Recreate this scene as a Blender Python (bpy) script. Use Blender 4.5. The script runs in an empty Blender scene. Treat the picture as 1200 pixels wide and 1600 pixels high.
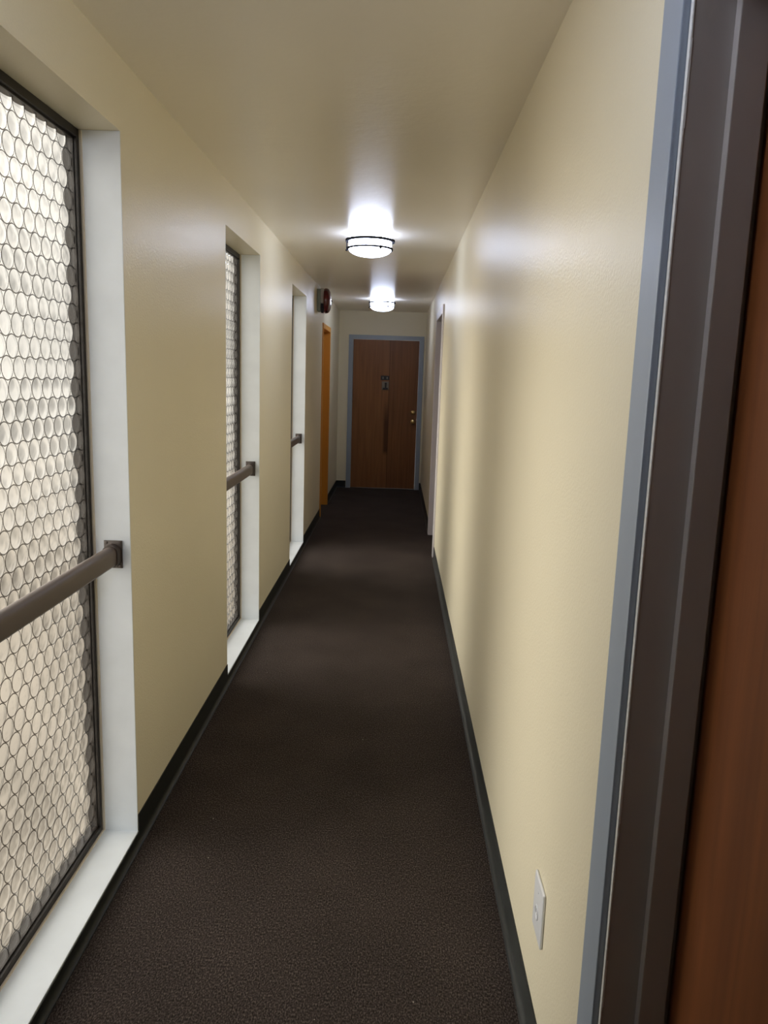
import bpy, bmesh, math, random
from mathutils import Vector, Matrix
random.seed(7)
S = bpy.context.scene
COL = S.collection
XL, XR, YB, YE, CH = -0.818, 0.375, -3.60, 10.814, 2.44     # left wall, right wall, back, end, ceiling

# ------------------------------------------------------------------ camera
H, PITCH, YAW, ROLL, FPX = 1.57, 0.1742, -0.0117, -0.032, 1204.0
fw = Vector((math.sin(YAW)*math.cos(PITCH), math.cos(YAW)*math.cos(PITCH), -math.sin(PITCH)))
rt = Vector((math.cos(YAW), -math.sin(YAW), 0)); dn = fw.cross(rt)
r2 = math.cos(ROLL)*rt + math.sin(ROLL)*dn
d2 = -math.sin(ROLL)*rt + math.cos(ROLL)*dn
cd = bpy.data.cameras.new('camera'); cam = bpy.data.objects.new('camera', cd); COL.objects.link(cam)
m = Matrix((r2, -d2, -fw)).transposed().to_4x4(); m.translation = (0, 0, H)
cam.matrix_world = m
cd.sensor_fit = 'VERTICAL'; cd.sensor_height = 36.0; cd.lens = 36.0*FPX/1600.0; cd.clip_start = 0.02
S.camera = cam

# ------------------------------------------------------------------ exposure
vs = S.view_settings
vs.view_transform = 'Standard'; vs.look = 'None'; vs.gamma = 1.0; vs.exposure = 0.0; vs.use_curve_mapping = False
cy = S.cycles
cy.max_bounces = 14; cy.diffuse_bounces = 7; cy.glossy_bounces = 4; cy.transmission_bounces = 6
cy.transparent_max_bounces = 12; cy.sample_clamp_indirect = 6.0; cy.sample_clamp_direct = 0.0
cy.caustics_reflective = False; cy.caustics_refractive = False; cy.blur_glossy = 0.6

# ------------------------------------------------------------------ sky (hazy daylight, brightest high up to the window side)
SKY_BASE, SKY_LOBE, SKY_GROUND, SKY_REAR = 0.96, 22.0, 1.14, 3.1
W = bpy.data.worlds.new('sky'); S.world = W; W.use_nodes = True
nt = W.node_tree; nt.nodes.clear()
def N(t, kind, **kw):
    n = t.nodes.new(kind)
    for k, v in kw.items(): setattr(n, k, v)
    return n
def math_node(t, op, a, b=None, clamp=False):
    n = N(t, 'ShaderNodeMath', operation=op, use_clamp=clamp)
    for i, v in enumerate((a, b)):
        if v is None: continue
        if isinstance(v, (int, float)): n.inputs[i].default_value = v
        else: t.links.new(v, n.inputs[i])
    return n.outputs[0]
tc = N(nt, 'ShaderNodeTexCoord')
dirv = tc.outputs['Generated']
sep = N(nt, 'ShaderNodeSeparateXYZ'); nt.links.new(dirv, sep.inputs[0])
s = Vector((-0.90, 0.0, 0.28)).normalized()
dot = N(nt, 'ShaderNodeVectorMath', operation='DOT_PRODUCT'); nt.links.new(dirv, dot.inputs[0]); dot.inputs[1].default_value = s
lobe = math_node(nt, 'POWER', math_node(nt, 'MAXIMUM', dot.outputs['Value'], 0.0), 7.0)
elev = N(nt, 'ShaderNodeMapRange'); nt.links.new(sep.outputs['Z'], elev.inputs[0])
elev.inputs[1].default_value = -0.32; elev.inputs[2].default_value = 0.02; elev.interpolation_type = 'SMOOTHSTEP'
up = math_node(nt, 'ADD', math_node(nt, 'MULTIPLY', elev.outputs[0], SKY_BASE-SKY_GROUND*0.6), SKY_GROUND*0.6)
noi = N(nt, 'ShaderNodeTexNoise'); noi.inputs['Scale'].default_value = 11.0; noi.inputs['Detail'].default_value = 2.0
nt.links.new(dirv, noi.inputs['Vector'])
haze = N(nt, 'ShaderNodeMapRange'); nt.links.new(noi.outputs['Fac'], haze.inputs[0])
haze.inputs[1].default_value = 0.35; haze.inputs[2].default_value = 0.6; haze.inputs[3].default_value = 0.40; haze.inputs[4].default_value = 1.12
base = math_node(nt, 'MULTIPLY', up, haze.outputs[0])
dot2 = N(nt, 'ShaderNodeVectorMath', operation='DOT_PRODUCT'); nt.links.new(dirv, dot2.inputs[0]); dot2.inputs[1].default_value = Vector((-0.45, -0.85, 0.25)).normalized()
rear = math_node(nt, 'POWER', math_node(nt, 'MAXIMUM', dot2.outputs['Value'], 0.0), 2.0)  # broad glow behind the camera, added to the sky to brighten the window jambs
base = math_node(nt, 'ADD', base, math_node(nt, 'MULTIPLY', rear, SKY_REAR))
tot = math_node(nt, 'ADD', base, math_node(nt, 'MULTIPLY', lobe, SKY_LOBE))
colr = N(nt, 'ShaderNodeMix', data_type='RGBA'); nt.links.new(elev.outputs[0], colr.inputs[0])
colr.inputs[6].default_value = (0.98, 0.88, 0.76, 1); colr.inputs[7].default_value = (1.0, 0.985, 0.965, 1)
bg = N(nt, 'ShaderNodeBackground'); nt.links.new(colr.outputs[2], bg.inputs[0]); nt.links.new(tot, bg.inputs[1])
wo = N(nt, 'ShaderNodeOutputWorld'); nt.links.new(bg.outputs[0], wo.inputs[0])
W.cycles.sampling_method = 'MANUAL'; W.cycles.sample_map_resolution = 512

WIN = [(1.432, 2.350), (3.720, 4.638), (6.022, 6.945)]     # the three windows along the left wall
WZ0, WZ1 = 0.040, 2.238
for (a, b) in WIN:                                          # sampling portals for the sky, one per window
    ld = bpy.data.lights.new('sky_portal', 'AREA'); ld.shape = 'RECTANGLE'; ld.size = WZ1-WZ0; ld.size_y = b-a
    ld.cycles.is_portal = True
    lo = bpy.data.objects.new('sky_portal', ld); COL.objects.link(lo)
    lo.location = (-0.975, (a+b)/2, (WZ0+WZ1)/2); lo.rotation_euler = (0, -math.pi/2, 0)

LAMP_L = 21.0
LAMP_C = (0.69, 0.77, 1.0, 1)

# ------------------------------------------------------------------ materials
def mat(name, col, rough=0.5, metal=0.0, spec=0.5, bump=None, var=None, coat=0.0, coat_rough=0.1):
    """bump = (scale, strength, distance); var = (scale, amount, stretch xyz)"""
    M = bpy.data.materials.new(name); M.use_nodes = True
    t = M.node_tree; p = t.nodes['Principled BSDF']
    p.inputs['Base Color'].default_value = (*col, 1); p.inputs['Roughness'].default_value = rough
    p.inputs['Metallic'].default_value = metal; p.inputs['Specular IOR Level'].default_value = spec
    p.inputs['Coat Weight'].default_value = coat; p.inputs['Coat Roughness'].default_value = coat_rough
    g = N(t, 'ShaderNodeNewGeometry')
    if var:
        mp = N(t, 'ShaderNodeMapping'); t.links.new(g.outputs['Position'], mp.inputs[0]); mp.inputs['Scale'].default_value = var[2]
        n = N(t, 'ShaderNodeTexNoise'); n.inputs['Scale'].default_value = var[0]; n.inputs['Detail'].default_value = 5
        t.links.new(mp.outputs[0], n.inputs['Vector'])
        r = N(t, 'ShaderNodeMapRange'); t.links.new(n.outputs['Fac'], r.inputs[0])
        r.inputs[1].default_value = 0.3; r.inputs[2].default_value = 0.7
        r.inputs[3].default_value = 1-var[1]; r.inputs[4].default_value = 1+var[1]
        mx = N(t, 'ShaderNodeMix', data_type='RGBA', blend_type='MULTIPLY'); mx.inputs[0].default_value = 1
        mx.inputs[6].default_value = (*col, 1); t.links.new(r.outputs[0], mx.inputs[7])
        t.links.new(mx.outputs[2], p.inputs['Base Color'])
    if bump:
        n = N(t, 'ShaderNodeTexNoise'); n.inputs['Scale'].default_value = bump[0]; n.inputs['Detail'].default_value = 3
        t.links.new(g.outputs['Position'], n.inputs['Vector'])
        b = N(t, 'ShaderNodeBump'); b.inputs['Strength'].default_value = bump[1]; b.inputs['Distance'].default_value = bump[2]
        t.links.new(n.outputs['Fac'], b.inputs['Height']); t.links.new(b.outputs[0], p.inputs['Normal'])
        if coat: t.links.new(b.outputs[0], p.inputs['Coat Normal'])
    return M

M_WALL = mat('cream_wall_paint', (0.83, 0.77, 0.595), 0.34, spec=0.20, bump=(150, 0.6, 0.0016), var=(1.1, 0.025, (1, 1, 1)))
M_CEIL = mat('ceiling_paint', (0.90, 0.855, 0.77), 0.30, spec=0.24, bump=(24, 0.5, 0.0022), var=(0.9, 0.03, (1, 1, 1)))
M_WHITE = mat('white_gloss_paint', (0.85, 0.91, 0.975), 0.35, bump=(40, 0.15, 0.001), var=(6, 0.05, (1, 1, 1)))
M_TRIM = mat('cool_grey_trim_paint', (0.31, 0.36, 0.435), 0.38, bump=(60, 0.15, 0.001), var=(5, 0.04, (1, 1, 0.4)))
M_JAMB = mat('taupe_jamb_paint', (0.41, 0.375, 0.345), 0.42, bump=(50, 0.2, 0.001), var=(7, 0.06, (1, 1, 0.5)))
M_TRIM2 = mat('lavender_white_trim_paint', (0.70, 0.68, 0.72), 0.4)
M_CHIP = mat('chipped_white_paint', (0.80, 0.80, 0.76), 0.5, bump=(90, 0.6, 0.003))
M_CAULK = mat('cream_caulk', (0.72, 0.64, 0.52), 0.6)
M_BASE = mat('black_vinyl', (0.010, 0.0115, 0.011), 0.48, spec=0.4, bump=(30, 0.1, 0.001))
M_BRONZE = mat('dark_bronze_metal', (0.014, 0.011, 0.009), 0.42, spec=0.3, var=(9, 0.25, (1, 1, 0.3)))
M_RAIL = mat('brown_painted_metal', (0.088, 0.064, 0.053), 0.42, spec=0.5, var=(14, 0.10, (1, 0.2, 1)))
M_RAILD = mat('dark_brown_plate', (0.050, 0.036, 0.030), 0.45)
M_YEL = mat('ochre_yellow_paint', (0.60, 0.27, 0.035), 0.4, bump=(60, 0.15, 0.001))
M_RED = mat('red_enamel', (0.105, 0.004, 0.008), 0.22, coat=0.6)
M_GREY = mat('grey_green_metal', (0.22, 0.26, 0.23), 0.45)
M_BOXW = mat('off_white_box_paint', (0.62, 0.58, 0.54), 0.5)
M_PLASTIC = mat('white_plastic', (0.72, 0.74, 0.78), 0.35)
M_SLOT = mat('dark_slot', (0.03, 0.03, 0.03), 0.6)
M_BRASS = mat('brass', (0.55, 0.40, 0.18), 0.28, metal=1.0)
M_NICKEL = mat('dark_satin_nickel', (0.018, 0.018, 0.021), 0.6, spec=0.0)
M_BLACKP = mat('black_plaque', (0.012, 0.010, 0.010), 0.5)
M_GLYPH = mat('pale_numeral', (0.30, 0.28, 0.25), 0.5)
M_KPLATE = mat('dull_grey_plate', (0.20, 0.17, 0.13), 0.45)
M_CORE = mat('rough_plaster', (0.5, 0.47, 0.42), 0.9)

def wood_mat(name, c1, c2, seam=None, stain=None):
    M = bpy.data.materials.new(name); M.use_nodes = True
    t = M.node_tree; p = t.nodes['Principled BSDF']
    p.inputs['Roughness'].default_value = 0.42; p.inputs['Specular IOR Level'].default_value = 0.28
    g = N(t, 'ShaderNodeNewGeometry')
    mp = N(t, 'ShaderNodeMapping'); t.links.new(g.outputs['Position'], mp.inputs[0]); mp.inputs['Scale'].default_value = (14, 14, 0.7)
    n = N(t, 'ShaderNodeTexNoise'); n.inputs['Scale'].default_value = 2.2; n.inputs['Detail'].default_value = 7; n.inputs['Distortion'].default_value = 0.6
    t.links.new(mp.outputs[0], n.inputs['Vector'])
    r = N(t, 'ShaderNodeMapRange'); t.links.new(n.outputs['Fac'], r.inputs[0]); r.inputs[1].default_value = 0.3; r.inputs[2].default_value = 0.72
    mx = N(t, 'ShaderNodeMix', data_type='RGBA'); t.links.new(r.outputs[0], mx.inputs[0])
    mx.inputs[6].default_value = (*c1, 1); mx.inputs[7].default_value = (*c2, 1)
    out = mx.outputs[2]
    sp = N(t, 'ShaderNodeSeparateXYZ'); t.links.new(g.outputs['Position'], sp.inputs[0])
    def mult(o, fac, colour):
        k = N(t, 'ShaderNodeMix', data_type='RGBA', blend_type='MULTIPLY'); t.links.new(fac, k.inputs[0])
        t.links.new(o, k.inputs[6]); k.inputs[7].default_value = (*colour, 1); return k.outputs[2]
    if seam is not None:                                  # two veneer sheets of slightly different tone
        out = mult(out, math_node(t, 'GREATER_THAN', sp.outputs['X'], seam), (0.80, 0.78, 0.80))
        out = mult(out, math_node(t, 'LESS_THAN', math_node(t, 'ABSOLUTE', math_node(t, 'SUBTRACT', sp.outputs['X'], seam)), 0.0035), (0.4, 0.38, 0.38))
    if stain:                                             # old vertical drip stain in the veneer
        x0, wd, z0, z1 = stain
        dx = math_node(t, 'ABSOLUTE', math_node(t, 'SUBTRACT', sp.outputs['X'], x0))
        a = N(t, 'ShaderNodeMapRange'); t.links.new(dx, a.inputs[0]); a.inputs[1].default_value = wd*0.4; a.inputs[2].default_value = wd
        a.inputs[3].default_value = 1; a.inputs[4].default_value = 0
        b1 = N(t, 'ShaderNodeMapRange'); t.links.new(sp.outputs['Z'], b1.inputs[0]); b1.inputs[1].default_value = z0; b1.inputs[2].default_value = z0+0.07
        b2 = N(t, 'ShaderNodeMapRange'); t.links.new(sp.outputs['Z'], b2.inputs[0]); b2.inputs[1].default_value = z1; b2.inputs[2].default_value = z1-0.3
        out = mult(out, math_node(t, 'MULTIPLY', a.outputs[0], math_node(t, 'MULTIPLY', b1.outputs[0], b2.outputs[0])), (0.34, 0.30, 0.28))
    t.links.new(out, p.inputs['Base Color'])
    return M
M_WOOD_END = wood_mat('brown_door_veneer', (0.30, 0.130, 0.050), (0.21, 0.088, 0.034), seam=-0.112, stain=(-0.138, 0.042, 0.47, 1.25))
M_WOOD = wood_mat('orange_brown_door_veneer', (0.17, 0.056, 0.016), (0.11, 0.034, 0.010))

def carpet_mat():
    M = bpy.data.materials.new('dark_brown_carpet'); M.use_nodes = True
    t = M.node_tree; p = t.nodes['Principled BSDF']; p.inputs['Roughness'].default_value = 1.0; p.inputs['Specular IOR Level'].default_value = 0.05
    g = N(t, 'ShaderNodeNewGeometry')
    mp = N(t, 'ShaderNodeMapping'); t.links.new(g.outputs['Position'], mp.inputs[0]); mp.inputs['Scale'].default_value = (1, 0.55, 1)
    n = N(t, 'ShaderNodeTexNoise'); n.inputs['Scale'].default_value = 260; n.inputs['Detail'].default_value = 3; t.links.new(mp.outputs[0], n.inputs['Vector'])
    r = N(t, 'ShaderNodeValToRGB'); t.links.new(n.outputs['Fac'], r.inputs[0])
    e = r.color_ramp.elements
    e[0].position = 0.33; e[0].color = (0.018, 0.0142, 0.0130, 1); e[1].position = 0.72; e[1].color = (0.135, 0.110, 0.098, 1)
    k = e.new(0.52); k.color = (0.049, 0.039, 0.0350, 1)
    n2 = N(t, 'ShaderNodeTexNoise'); n2.inputs['Scale'].default_value = 3.0; n2.inputs['Detail'].default_value = 3; t.links.new(g.outputs['Position'], n2.inputs['Vector'])
    r2_ = N(t, 'ShaderNodeMapRange'); t.links.new(n2.outputs['Fac'], r2_.inputs[0]); r2_.inputs[1].default_value = .3; r2_.inputs[2].default_value = .7; r2_.inputs[3].default_value = .86; r2_.inputs[4].default_value = 1.12
    mx = N(t, 'ShaderNodeMix', data_type='RGBA', blend_type='MULTIPLY'); mx.inputs[0].default_value = 1
    t.links.new(r.outputs[0], mx.inputs[6]); t.links.new(r2_.outputs[0], mx.inputs[7])
    v = N(t, 'ShaderNodeTexVoronoi'); v.inputs['Scale'].default_value = 9.0; t.links.new(g.outputs['Position'], v.inputs['Vector'])   # bits of lint
    lint = math_node(t, 'LESS_THAN', v.outputs['Distance'], 0.022)
    m2 = N(t, 'ShaderNodeMix', data_type='RGBA'); t.links.new(lint, m2.inputs[0]); t.links.new(mx.outputs[2], m2.inputs[6]); m2.inputs[7].default_value = (0.30, 0.27, 0.24, 1)
    t.links.new(m2.outputs[2], p.inputs['Base Color'])
    b = N(t, 'ShaderNodeBump'); b.inputs['Strength'].default_value = 0.7; b.inputs['Distance'].default_value = 0.004
    t.links.new(n.outputs['Fac'], b.inputs['Height']); t.links.new(b.outputs[0], p.inputs['Normal'])
    return M
M_CARPET = carpet_mat()

LS = 0.0610                                               # spacing of the round lenses in the glass
LH = LS*math.sqrt(3)/2
LR = 0.0293
def glass_mats():
    M = bpy.data.materials.new('round_lens_glass'); M.use_nodes = True
    t = M.node_tree; t.nodes.clear()
    o = N(t, 'ShaderNodeOutputMaterial')
    tcn = N(t, 'ShaderNodeTexCoord'); sp = N(t, 'ShaderNodeSeparateXYZ'); t.links.new(tcn.outputs['Object'], sp.inputs[0])
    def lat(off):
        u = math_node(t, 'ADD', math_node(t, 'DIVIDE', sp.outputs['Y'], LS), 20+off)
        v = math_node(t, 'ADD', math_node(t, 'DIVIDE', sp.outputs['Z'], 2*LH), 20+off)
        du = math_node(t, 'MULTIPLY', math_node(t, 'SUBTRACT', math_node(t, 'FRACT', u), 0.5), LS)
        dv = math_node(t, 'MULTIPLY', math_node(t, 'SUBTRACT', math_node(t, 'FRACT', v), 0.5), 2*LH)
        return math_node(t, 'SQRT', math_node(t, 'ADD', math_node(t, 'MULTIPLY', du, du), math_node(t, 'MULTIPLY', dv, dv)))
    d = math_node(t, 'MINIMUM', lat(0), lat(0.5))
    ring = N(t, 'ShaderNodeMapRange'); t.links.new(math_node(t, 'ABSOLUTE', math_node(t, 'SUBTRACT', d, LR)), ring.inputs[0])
    ring.inputs[1].default_value = 0.0009; ring.inputs[2].default_value = 0.0020; ring.inputs[3].default_value = 1; ring.inputs[4].default_value = 0  # dark lens rims: shade from refraction at the edges, put into the tint
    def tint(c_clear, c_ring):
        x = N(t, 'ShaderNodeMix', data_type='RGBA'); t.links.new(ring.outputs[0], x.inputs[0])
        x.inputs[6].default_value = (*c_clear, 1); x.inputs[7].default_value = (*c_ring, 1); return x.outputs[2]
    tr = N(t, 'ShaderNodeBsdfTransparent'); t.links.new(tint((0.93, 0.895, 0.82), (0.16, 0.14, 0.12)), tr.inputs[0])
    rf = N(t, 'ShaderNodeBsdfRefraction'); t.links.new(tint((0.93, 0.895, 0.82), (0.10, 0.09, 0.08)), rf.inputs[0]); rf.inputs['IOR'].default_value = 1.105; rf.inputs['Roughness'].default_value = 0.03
    m1 = N(t, 'ShaderNodeMixShader'); m1.inputs[0].default_value = 0.66; t.links.new(tr.outputs[0], m1.inputs[1]); t.links.new(rf.outputs[0], m1.inputs[2])
    gl = N(t, 'ShaderNodeBsdfGlossy'); gl.inputs['Roughness'].default_value = 0.06
    fr = N(t, 'ShaderNodeFresnel'); fr.inputs[0].default_value = 1.33
    m2 = N(t, 'ShaderNodeMixShader'); t.links.new(fr.outputs[0], m2.inputs[0]); t.links.new(m1.outputs[0], m2.inputs[1]); t.links.new(gl.outputs[0], m2.inputs[2])
    t.links.new(m2.outputs[0], o.inputs[0])
    B = bpy.data.materials.new('plain_back_of_glass'); B.use_nodes = True
    t = B.node_tree; t.nodes.clear(); o = N(t, 'ShaderNodeOutputMaterial')
    tr = N(t, 'ShaderNodeBsdfTransparent'); tr.inputs[0].default_value = (0.97, 0.97, 0.96, 1); t.links.new(tr.outputs[0], o.inputs[0])
    return M, B
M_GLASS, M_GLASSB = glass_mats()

def lamp_mat():
    M = bpy.data.materials.new('lit_opal_glass'); M.use_nodes = True
    t = M.node_tree; p = t.nodes['Principled BSDF']; p.inputs['Base Color'].default_value = (0.8, 0.8, 0.8, 1)
    p.inputs['Emission Color'].default_value = LAMP_C; p.inputs['Emission Strength'].default_value = LAMP_L
    return M
M_LAMP = lamp_mat()

# ------------------------------------------------------------------ mesh helpers
class MB:
    def __init__(self): self.bm = bmesh.new()
    def box(self, x0, x1, y0, y1, z0, z1, bev=0.0, seg=2):
        t = bmesh.new()
        x0, x1 = sorted((x0, x1)); y0, y1 = sorted((y0, y1)); z0, z1 = sorted((z0, z1))
        bmesh.ops.create_cube(t, size=1)
        for v in t.verts: v.co = ((x0+x1)/2+v.co.x*(x1-x0), (y0+y1)/2+v.co.y*(y1-y0), (z0+z1)/2+v.co.z*(z1-z0))
        if bev: bmesh.ops.bevel(t, geom=t.edges[:], offset=bev, segments=seg, affect='EDGES', profile=0.6)
        self._join(t); return self
    def _join(self, t):
        me = bpy.data.meshes.new('tmp'); t.to_mesh(me); t.free(); self.bm.from_mesh(me); bpy.data.meshes.remove(me)
    def lathe(self, prof, c, axis='Z', seg=48):
        """prof: (r, h) list; revolved about AXIS through c"""
        t = bmesh.new(); rings = []
        for r, h in prof:
            if r < 1e-6: rings.append([t.verts.new(self._ax(0, 0, h, axis))]); continue
            rings.append([t.verts.new(self._ax(r*math.cos(2*math.pi*k/seg), r*math.sin(2*math.pi*k/seg), h, axis)) for k in range(seg)])
        for A, B in zip(rings, rings[1:]):
            for k in range(seg):
                k2 = (k+1) % seg
                f = [A[k % len(A)], A[k2 % len(A)], B[k2 % len(B)], B[k % len(B)]]
                u = list(dict.fromkeys(f))
                if len(u) > 2: t.faces.new(u)
        for v in t.verts: v.co += Vector(c)
        bmesh.ops.recalc_face_normals(t, faces=t.faces[:])
        self._join(t); return self
    def _ax(self, a, b, h, axis):
        return {'Z': (a, b, h), 'X': (h, a, b), 'Y': (b, h, a)}[axis]
    def sweep_y(self, prof, y0, y1, bev=0):
        """closed (x,z) profile extruded along y"""
        t = bmesh.new()
        A = [t.verts.new((x, y0, z)) for x, z in prof]; B = [t.verts.new((x, y1, z)) for x, z in prof]
        n = len(prof)
        for k in range(n): t.faces.new((A[k], A[(k+1) % n], B[(k+1) % n], B[k]))
        t.faces.new(A[::-1]); t.faces.new(B)
        bmesh.ops.recalc_face_normals(t, faces=t.faces[:])
        self._join(t); return self
    def extr_u(self, prof, u0, u1, P):
        """closed (w,z) profile extruded along u, mapped by P(u,w,z)"""
        t = bmesh.new()
        A = [t.verts.new(P(u0, w, z)) for w, z in prof]; B = [t.verts.new(P(u1, w, z)) for w, z in prof]
        n = len(prof)
        for k in range(n): t.faces.new((A[k], A[(k+1) % n], B[(k+1) % n], B[k]))
        t.faces.new(A[::-1]); t.faces.new(B)
        bmesh.ops.recalc_face_normals(t, faces=t.faces[:])
        self._join(t); return self
    def pbox(self, P, u0, u1, w0, w1, z0, z1, bev=0.0, seg=2):
        a = P(u0, w0, z0); b = P(u1, w1, z1)
        return self.box(a[0], b[0], a[1], b[1], a[2], b[2], bev, seg)
    def build(self, name, material, parent=None, smooth=False):
        org = parent['_o'] if parent is not None and '_o' in parent else (0, 0, 0)
        for v in self.bm.verts: v.co -= Vector(org)
        me = bpy.data.meshes.new(name); self.bm.to_mesh(me); self.bm.free()
        for mm in (material if isinstance(material, (list, tuple)) else [material]): me.materials.append(mm)
        if smooth:
            me.polygons.foreach_set('use_smooth', [True]*len(me.polygons))
            try: me.set_sharp_from_angle(angle=math.radians(38))
            except Exception: pass
        o = bpy.data.objects.new(name, me); COL.objects.link(o)
        if parent is not None:
            o.parent = parent; o['_o'] = tuple(org)
        return o
def root(name, loc, kind=None, label=None, cat=None, group=None):
    o = bpy.data.objects.new(name, None); COL.objects.link(o); o.location = loc; o['_o'] = tuple(loc); o.empty_display_size = 0.1
    if kind: o['kind'] = kind
    if label: o['label'] = label
    if cat: o['category'] = cat
    if group: o['group'] = group
    return o
def children(o): return [c for c in bpy.data.objects if c.parent == o]
def copy_tree(o, parent=None):
    c = o.copy(); COL.objects.link(c)
    if parent is not None: c.parent = parent
    for ch in children(o): copy_tree(ch, c)
    return c
def struct(o): o['kind'] = 'structure'; return o

# P(u, w, z): u along the wall, w into the wall
PL = lambda u, w, z: (XL - w, u, z)
PR = lambda u, w, z: (XR + w, u, z)
PE = lambda u, w, z: (u, YE + w, z)
PB = lambda u, w, z: (u, YB - w, z)

def wall(name, P, u0, u1, openings, th, material):
    """one closed wall slab with rectangular openings cut through"""
    us = sorted({u0, u1, *[v for o in openings for v in o[:2]]})
    zs = sorted({0.0, CH, *[v for o in openings for v in o[2:]]})
    solid = {}
    for i in range(len(us)-1):
        for j in range(len(zs)-1):
            cu, cz = (us[i]+us[i+1])/2, (zs[j]+zs[j+1])/2
            solid[i, j] = not any(o[0] < cu < o[1] and o[2] < cz < o[3] for o in openings)
    mb = MB(); bm = mb.bm; V = {}
    def v(i, j, k):
        if (i, j, k) not in V: V[i, j, k] = bm.verts.new(P(us[i], th*k, zs[j]))
        return V[i, j, k]
    for (i, j), s_ in solid.items():
        if not s_: continue
        bm.faces.new((v(i, j, 0), v(i+1, j, 0), v(i+1, j+1, 0), v(i, j+1, 0)))
        bm.faces.new((v(i, j, 1), v(i, j+1, 1), v(i+1, j+1, 1), v(i+1, j, 1)))
        for (di, dj, a, b) in ((-1, 0, (i, j), (i, j+1)), (1, 0, (i+1, j), (i+1, j+1)), (0, -1, (i, j), (i+1, j)), (0, 1, (i, j+1), (i+1, j+1))):
            if not solid.get((i+di, j+dj), False):
                bm.faces.new((v(*a, 0), v(*b, 0), v(*b, 1), v(*a, 1)))
    bmesh.ops.recalc_face_normals(bm, faces=bm.faces[:])
    return struct(mb.build(name, material))

# ------------------------------------------------------------------ the setting
TH = 0.17
D_NEAR = (0.200, 1.150, 0.0, 2.127)          # doorway beside the camera, right wall
D_FAR = (6.720, 7.677, 0.0, 2.127)           # doorway farther along the right wall
D_YEL = (8.455, 9.305, 0.0, 2.075)           # yellow doorway, left wall
D_END = (-0.640, 0.309, 0.0, 2.085)          # door in the end wall
wall('wall_left', PL, YB, YE, [(a, b, 0.036, WZ1) for a, b in WIN] + [D_YEL], TH, M_WALL)
wall('wall_right', PR, YB, YE, [D_NEAR, D_FAR], TH, M_WALL)
wall('wall_end', PE, XL-TH, XR+TH, [D_END], TH, M_WALL)
wall('wall_back', PB, XL-TH, XR+TH, [], TH, M_WALL)
struct(MB().box(XL-TH, XR+TH, YB-TH, YE+TH, -0.12, 0.0).build('floor', M_CARPET))
struct(MB().box(XL-TH, XR+TH, YB-TH, YE+TH, CH, CH+0.15).build('ceiling', M_CEIL))

# black vinyl cove base
def cove(h):
    p = [(0, 0.0005), (0, h), (-0.0035, h), (-0.0035, 0.024)]
    for k in range(1, 7):
        a = k/6*math.pi/2; p.append((-0.0035-0.0145*(1-math.cos(a)), 0.024-0.0205*math.sin(a)))
    p.append((-0.018, 0.0005)); return p
def base_run(name, P, runs):
    mb = MB()
    for u0, u1, h in runs: mb.extr_u(cove(h), u0, u1, P)
    return struct(mb.build(name, M_BASE, smooth=True))
runs = []; y = YB
for a, b in WIN: runs += [(y, a, 0.100), (a, b, 0.0385)]; y = b
runs += [(y, 8.425, 0.100), (9.335, YE, 0.100)]
base_run('baseboard_left', PL, runs)
base_run('baseboard_right', PR, [(YB, 0.132, 0.100), (1.218, 6.652, 0.100), (7.745, YE, 0.100)])
base_run('baseboard_end', PE, [(XL+0.004, -0.686, 0.100), (0.354, XR-0.004, 0.100)])

# ------------------------------------------------------------------ windows
def glass_mesh(w, h):
    st = 0.0038; nu, nv = int(w/st), int(h/st)
    bm = bmesh.new(); g = []
    for i in range(nu+1):
        col = []
        for j in range(nv+1):
            yy = -w/2 + w*i/nu; zz = -h/2 + h*j/nv
            best = 9
            for off in (0.0, 0.5):
                u = (yy/LS+20+off) % 1 - 0.5; v_ = (zz/(2*LH)+20+off) % 1 - 0.5
                best = min(best, math.hypot(u*LS, v_*2*LH))
            q = best/LR
            if q < 1: x = 0.0060*(1-q*q)
            else: x = 0.0004*min(1, (q-1)*8)
            col.append(bm.verts.new((x, yy, zz)))
        g.append(col)
    for i in range(nu):
        for j in range(nv):
            f = bm.faces.new((g[i][j], g[i+1][j], g[i+1][j+1], g[i][j+1])); f.smooth = True
    b = [bm.verts.new((-0.004, yy, zz)) for yy, zz in ((-w/2, -h/2), (w/2, -h/2), (w/2, h/2), (-w/2, h/2))]
    f = bm.faces.new(b[::-1]); f.material_index = 1
    me = bpy.data.meshes.new('pane'); bm.to_mesh(me); bm.free()
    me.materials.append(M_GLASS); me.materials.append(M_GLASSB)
    return me
FW = 0.024
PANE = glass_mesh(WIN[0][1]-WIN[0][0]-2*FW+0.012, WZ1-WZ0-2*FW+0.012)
def frame_ring(mb, a, b, z0, z1, w, x0, x1, bev=0.0015):
    mb.box(x0, x1, a, a+w, z0, z1, bev); mb.box(x0, x1, b-w, b, z0, z1, bev)
    mb.box(x0, x1, a+w-0.001, b-w+0.001, z0, z0+w, bev); mb.box(x0, x1, a+w-0.001, b-w+0.001, z1-w, z1, bev)
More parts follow.
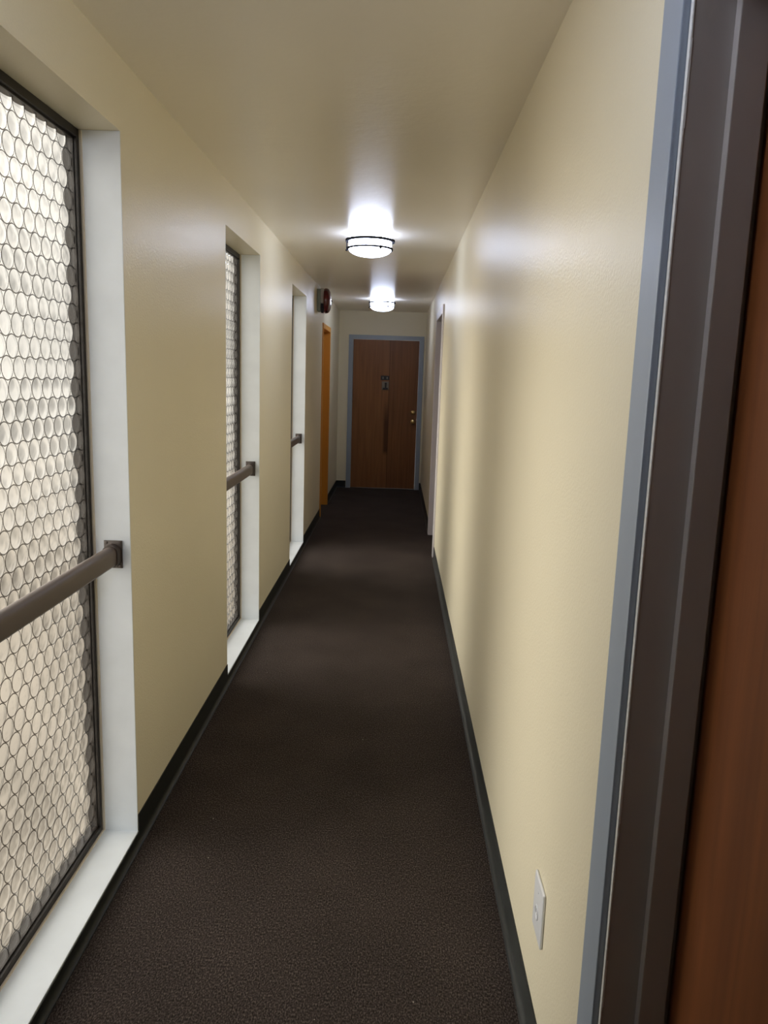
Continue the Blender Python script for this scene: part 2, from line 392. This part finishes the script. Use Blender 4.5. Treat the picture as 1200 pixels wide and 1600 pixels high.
for k, (a, b) in enumerate(WIN):
    r = root('window_%d' % (k+1), (-0.95, (a+b)/2, WZ0), kind='structure')
    mb = MB(); frame_ring(mb, a+0.001, b-0.001, WZ0+0.002, WZ1-0.001, FW, -0.987, -0.935)
    fo = mb.build('window_frame', M_BRONZE, r)
    mb = MB(); frame_ring(mb, a+FW-0.002, b-FW+0.002, WZ0+FW, WZ1-FW, 0.007, -0.958, -0.944, 0.001)
    mb.build('glazing_bead', M_BRONZE, fo)
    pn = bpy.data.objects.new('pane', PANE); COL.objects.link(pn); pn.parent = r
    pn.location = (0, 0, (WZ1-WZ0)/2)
    mb = MB(); e = 0.004
    mb.box(XL-0.1195, XL-0.0002, a, a+e, WZ0, WZ1-0.0005, 0.0008); mb.build('jamb', M_WHITE, r)['label'] = 'white painted window reveal'
    mb = MB()
    mb.box(XL-0.1195, XL-0.0002, b-e, b, WZ0, WZ1-0.0005, 0.0008); mb.build('jamb', M_WHITE, r)['label'] = 'white painted window reveal'
    mb = MB(); mb.box(XL-0.154, XL+0.0008, a+0.0005, b-0.0005, 0.0365, 0.0425, 0.0015); mb.build('sill', M_WHITE, r)['label'] = 'white painted low sill'
    mb = MB()
    mb.box(-0.9365, -0.927, b-e-0.005, b-e+0.0005, WZ0+0.003, WZ1-0.002, 0.002)
    mb.box(-0.9365, -0.929, a+e, b-e-0.002, WZ0+0.002, WZ0+0.0075, 0.002)
    mb.build('caulk_line', M_CAULK, r)

# ------------------------------------------------------------------ doors
def casing(P, o, w, t, top, material, parent, gap=0.017):
    """three flat boards round the opening o; the jamb liner inside is gap thick"""
    u0, u1, z1 = o[0]+gap, o[1]-gap, o[3]-gap
    mb = MB()
    mb.pbox(P, u0-w, u0, -t, -0.0002, 0.0015, z1+top, 0.0025)
    mb.pbox(P, u1, u1+w, -t, -0.0002, 0.0015, z1+top, 0.0025)
    mb.pbox(P, u0-0.0005, u1+0.0005, -t, -0.0002, z1, z1+top, 0.0025)
    return mb.build('casing', material, parent)
def jamb(P, o, depth, stop0, stop1, sth, material, parent, gap=0.017):
    mb = MB(); e = 0.0006
    mb.pbox(P, o[0]+e, o[0]+gap, 0, depth, 0.001, o[3]-e, 0.001); mb.pbox(P, o[1]-gap, o[1]-e, 0, depth, 0.001, o[3]-e, 0.001)
    mb.pbox(P, o[0]+gap, o[1]-gap, 0, depth, o[3]-gap, o[3]-e, 0.001)
    a, b, z = o[0]+gap, o[1]-gap, o[3]-gap
    mb.pbox(P, a-0.001, a+sth, stop0, stop1, 0.001, z, 0.0015); mb.pbox(P, b-sth, b+0.001, stop0, stop1, 0.001, z, 0.0015)
    mb.pbox(P, a+sth-0.001, b-sth+0.001, stop0, stop1, z-sth, z, 0.0015)
    return mb.build('jamb', material, parent)

# end door
rE = root('door_1', (-0.165, YE, 0), kind='structure')
casing(PE, D_END, 0.062, 0.016, 0.055, M_TRIM, rE, 0.020)
mb = MB(); e = 0.0006
mb.pbox(PE, D_END[0]+e, D_END[0]+0.020, 0, 0.12, 0.001, D_END[3]-e); mb.pbox(PE, D_END[1]-0.020, D_END[1]-e, 0, 0.12, 0.001, D_END[3]-e)
mb.pbox(PE, D_END[0]+0.02, D_END[1]-0.02, 0, 0.12, D_END[3]-0.020, D_END[3]-e); mb.build('jamb', M_TRIM, rE)
mb = MB(); mb.pbox(PE, -0.618, 0.2875, 0.024, 0.066, 0.008, 2.061, 0.0015)
leaf = mb.build('door_leaf', M_WOOD_END, rE)
yl = YE+0.024
def rosette(c, r, prof, name, material, parent, axis_sign=-1, axis='Y'):
    mb = MB(); mb.lathe([(a*r, axis_sign*h) for a, h in prof], c, axis, 32); return mb.build(name, material, parent, smooth=True)
rosette((0.236, yl, 0.955), 1, [(0, 0), (0.034, 0), (0.034, 0.004), (0.030, 0.008), (0.014, 0.010), (0.011, 0.030), (0.015, 0.036), (0.026, 0.044), (0.029, 0.055), (0.026, 0.066), (0.015, 0.072), (0, 0.073)], 'door_knob', M_BRASS, leaf)
rosette((0.233, yl, 1.085), 1, [(0, 0), (0.031, 0), (0.031, 0.006), (0.026, 0.016), (0.012, 0.020), (0, 0.020)], 'deadbolt', M_BRASS, leaf)
pl = MB().box(-0.231, -0.114, yl-0.006, yl+0.001, 1.519, 1.578, 0.001).build('number_plaque', M_BLACKP, rE)
pl['label'] = 'small black number plaque'
for cx in (-0.199, -0.142):
    g = MB(); g.lathe([(0.0105, -0.001), (0.0105, 0.001), (0.0045, 0.001), (0.0045, -0.001), (0.0105, -0.001)], (0, 0, 0), 'Y', 24)
    for v in g.bm.verts: v.co = (cx+v.co.x*0.8, yl-0.0066+v.co.y, 1.548+v.co.z*1.5)
    g.build('numeral', M_GLYPH, pl)
kp = MB().box(-0.214, -0.118, yl-0.004, yl+0.001, 1.385, 1.500, 0.0015).build('knocker_plate', M_KPLATE, rE)
kb = MB(); kb.lathe([(0, -0.026), (0.011, -0.022), (0.015, -0.012), (0.015, -0.002), (0.010, 0)], (-0.160, yl-0.003, 1.470), 'Y', 20)
kb.box(-0.171, -0.149, yl-0.018, yl-0.003, 1.410, 1.470, 0.003); kb.box(-0.196, -0.128, yl-0.022, yl-0.003, 1.394, 1.414, 0.004)
kb.build('knocker', M_BLACKP, kp, smooth=True)

# doorway farther along the right wall
rF = root('door_2', (XR, 7.2, 0), kind='structure')
casing(PR, D_FAR, 0.084, 0.014, 0.072, M_TRIM2, rF)
jamb(PR, D_FAR, 0.14, 0.058, 0.098, 0.016, M_TRIM2, rF)
lf = MB().pbox(PR, D_FAR[0]+0.020, D_FAR[1]-0.020, 0.1005, 0.142, 0.006, D_FAR[3]-0.020, 0.0015).build('door_leaf', M_WOOD, rF)
rosette((XR+0.1005, 6.82, 0.96), 1, [(0, 0), (0.034, 0), (0.034, 0.004), (0.014, 0.010), (0.011, 0.030), (0.026, 0.044), (0.029, 0.055), (0.015, 0.070), (0, 0.071)], 'door_knob', M_BRASS, lf, -1, 'X')

# doorway right beside the camera
rN = root('door_3', (XR, 0.675, 0), kind='structure')
casing(PR, D_NEAR, 0.084, 0.0125, 0.072, M_TRIM, rN)
jamb(PR, D_NEAR, 0.145, 0.0555, 0.098, 0.017, M_JAMB, rN, 0.026)
mb = MB()                                                  # chipped paint ridge along the jamb corner
zz = 0.004
while zz < 2.09:
    hh = random.uniform(0.04, 0.16); wv = random.choice((0.0016, 0.0018, 0.0022)) + (0.002 if random.random() < 0.12 else 0)
    mb.box(XR-0.0018, XR+wv*0.6, 1.1233, 1.1325, zz, min(zz+hh, 2.098), 0.0006, 1); zz += hh-0.001
mb.build('chipped_paint_edge', M_CHIP, rN)['label'] = 'thin chipped white paint edge'
lf = MB().pbox(PR, D_NEAR[0]+0.029, D_NEAR[1]-0.0290, 0.1075, 0.149, 0.006, D_NEAR[3]-0.029, 0.0015).build('door_leaf', M_WOOD, rN)
rosette((XR+0.1075, 0.300, 0.96), 1, [(0, 0), (0.034, 0), (0.034, 0.004), (0.014, 0.010), (0.011, 0.030), (0.026, 0.044), (0.029, 0.055), (0.015, 0.070), (0, 0.071)], 'door_knob', M_BRASS, lf, -1, 'X')

# yellow doorway in the left wall
rY = root('door_4', (XL, 8.88, 0), kind='structure')
casing(PL, D_YEL, 0.048, 0.012, 0.055, M_YEL, rY)
jamb(PL, D_YEL, 0.14, 0.070, 0.110, 0.014, M_YEL, rY)
MB().pbox(PL, D_YEL[0]+0.020, D_YEL[1]-0.020, 0.1125, 0.152, 0.006, D_YEL[3]-0.020, 0.0015).build('door_leaf', M_YEL, rY)

# ------------------------------------------------------------------ ceiling lights
def make_light(loc):
    r = root('ceiling_light', loc)
    X, Y, Z = loc
    MB().lathe([(0, 0), (0.100, 0), (0.100, -0.002), (0, -0.002)], (X, Y, Z), 'Z', 48).build('canopy', M_NICKEL, r, smooth=True)
    prof = [(0, -0.003), (0.130, -0.003), (0.134, -0.006), (0.134, -0.088)]
    for k in range(1, 9):
        a = k/8*math.pi/2; prof.append((0.134*math.cos(a), -0.090-0.047*math.sin(a)))
    g = MB().lathe(prof, (X, Y, Z), 'Z', 64).build('glass_shade', M_LAMP, r, smooth=True)
    def band(r0, r1, z0, z1):
        return [(r0, z0), (r1, z0), (r1, z1), (r0, z1), (r0, z0)]
    MB().lathe(band(0.1355, 0.154, -0.035, -0.047), (X, Y, Z), 'Z', 64).build('ring', M_NICKEL, r, smooth=True)
    MB().lathe(band(0.1342, 0.1440, -0.084, -0.094), (X, Y, Z), 'Z', 64).build('ring', M_NICKEL, r, smooth=True)
    for a in (math.radians(-62), math.radians(58), math.radians(178)):
        px, py = X+0.1465*math.cos(a), Y+0.1465*math.sin(a)
        MB().lathe([(0, -0.030), (0.0032, -0.030), (0.0032, -0.094), (0.0075, -0.095), (0.0075, -0.102), (0, -0.105)], (px, py, Z), 'Z', 14).build('post', M_NICKEL, r, smooth=True)
    return r
L1 = make_light((-0.199, 5.03, CH-0.0005))
L1['label'] = 'round lit ceiling light with two metal rings, the larger and nearer one'
L1['category'] = 'ceiling light'; L1['group'] = 'corridor ceiling lights'
L2 = copy_tree(L1); L2.location = (-0.203, 9.10, CH-0.0005)
L2['label'] = 'round lit ceiling light, the farther one, just before the brown end door'

L3 = copy_tree(L1); L3.location = (-0.197, 0.96, CH-0.0005)
L3['label'] = 'round lit ceiling light overhead, beside the doorway nearest the camera'

# ------------------------------------------------------------------ guard rails across the windows
def rail_prof(cx, cz, s_):
    hw, h = 0.0205*s_, 0.0295*s_
    p = [(-hw*0.75, -h), (hw*0.75, -h), (hw, -h*0.78)]
    for k in range(0, 9):
        a = k/8*math.pi; p.append((hw*math.cos(a), h-hw*0.85+hw*0.85*math.sin(a)))
    p.append((-hw, -h*0.78))
    return [(cx+x, cz+z) for x, z in p]
RX, RZ = -0.8715, 0.994
def make_rail(k):
    a, b = WIN[k]; a += 0.0042; b -= 0.0042
    r = root('guard_rail', (RX, (a+b)/2, RZ))
    MB().sweep_y(rail_prof(RX, RZ, 1.0), a+0.006, b-0.006).build('bar', M_RAIL, r, smooth=True)
    for y0, sg in ((a, 1), (b, -1)):
        mb = MB(); mb.box(RX-0.0285, RX+0.0285, y0, y0+sg*0.005, RZ-0.044, RZ+0.044, 0.0012)
        mb.sweep_y(rail_prof(RX, RZ, 1.16), y0+sg*0.004, y0+sg*0.034)
        br = mb.build('bracket', M_RAILD, r, smooth=True)
        for sx in (-0.021, 0.021):
            for sz in (-0.037, 0.037):
                MB().lathe([(0.0, sg*0.0075), (0.0045, sg*0.0065), (0.0052, sg*0.0045)], (RX+sx, y0, RZ+sz), 'Y', 12).build('screw', M_RAILD, br, smooth=True)
    return r
R1 = make_rail(0)
R1['category'] = 'guard rail'; R1['group'] = 'guard rails across the windows'
R1['label'] = 'brown metal guard rail across the nearest window, longest and lowest in view'
R2 = copy_tree(R1); R2.location.y += WIN[1][1]-WIN[0][1]; R2['label'] = 'brown metal guard rail across the second, middle window'
R3 = copy_tree(R1); R3.location.y += WIN[2][1]-WIN[0][1]; R3['label'] = 'brown metal guard rail across the farthest window, short stub in view'

# ------------------------------------------------------------------ fire alarm bell above the yellow doorway
BY, BZ = 7.92, 2.292
rb = root('fire_alarm_bell', (XL, BY, BZ), label='dark red round fire alarm bell high on the wall before the yellow doorway', cat='alarm bell')
MB().box(XL+0.0005, XL+0.034, BY-0.105, BY+0.105, BZ-0.105, BZ+0.105, 0.004).build('mounting_box', M_GREY, rb)
MB().box(XL+0.033, XL+0.066, BY-0.075, BY+0.075, BZ-0.030, BZ+0.115, 0.004).build('striker_housing', M_BOXW, rb)['label'] = 'off white striker housing'
MB().lathe([(0, 0.064), (0.112, 0.064), (0.118, 0.066), (0.122, 0.074), (0.121, 0.092), (0.112, 0.108), (0.090, 0.122), (0.055, 0.131), (0.018, 0.134), (0.0, 0.134)], (XL, BY, BZ), 'X', 56).build('gong', M_RED, rb, smooth=True)
MB().lathe([(0.009, 0.133), (0.009, 0.139), (0.006, 0.142), (0, 0.142)], (XL, BY, BZ), 'X', 16).build('gong_bolt', M_NICKEL, rb, smooth=True)
MB().box(XL+0.034, XL+0.060, BY-0.030, BY+0.030, BZ-0.118, BZ-0.030, 0.003).build('bracket', M_BLACKP, rb)

# ------------------------------------------------------------------ outlet low on the right wall
OY, OZ = 1.613, 0.361
ro = root('wall_outlet', (XR, OY, OZ), label='white wall plate with one round socket low on the cream wall above the black baseboard', cat='outlet')
mb = MB(); mb.box(XR-0.0075, XR-0.0003, OY-0.049, OY+0.049, OZ-0.069, OZ+0.069, 0.004, 3)
cp = mb.build('cover_plate', M_PLASTIC, ro, smooth=True)
sk = MB().lathe([(0.0, -0.0078), (0.0130, -0.0078), (0.0135, -0.0098), (0.0172, -0.0098), (0.0180, -0.0075), (0.0180, -0.004)], (XR, OY+0.004, OZ-0.012), 'X', 32).build('socket', M_PLASTIC, ro, smooth=True)
for dy in (-0.0055, 0.0055): MB().box(XR-0.0083, XR-0.0070, OY+0.004+dy-0.001, OY+0.004+dy+0.001, OZ-0.015, OZ-0.006).build('slot', M_SLOT, sk)
MB().lathe([(0, -0.0088), (0.003, -0.0084), (0.0034, -0.0070)], (XR, OY, OZ+0.042), 'X', 14).build('screw', M_PLASTIC, ro, smooth=True)

for o in bpy.data.objects:
    if '_o' in o: del o['_o']
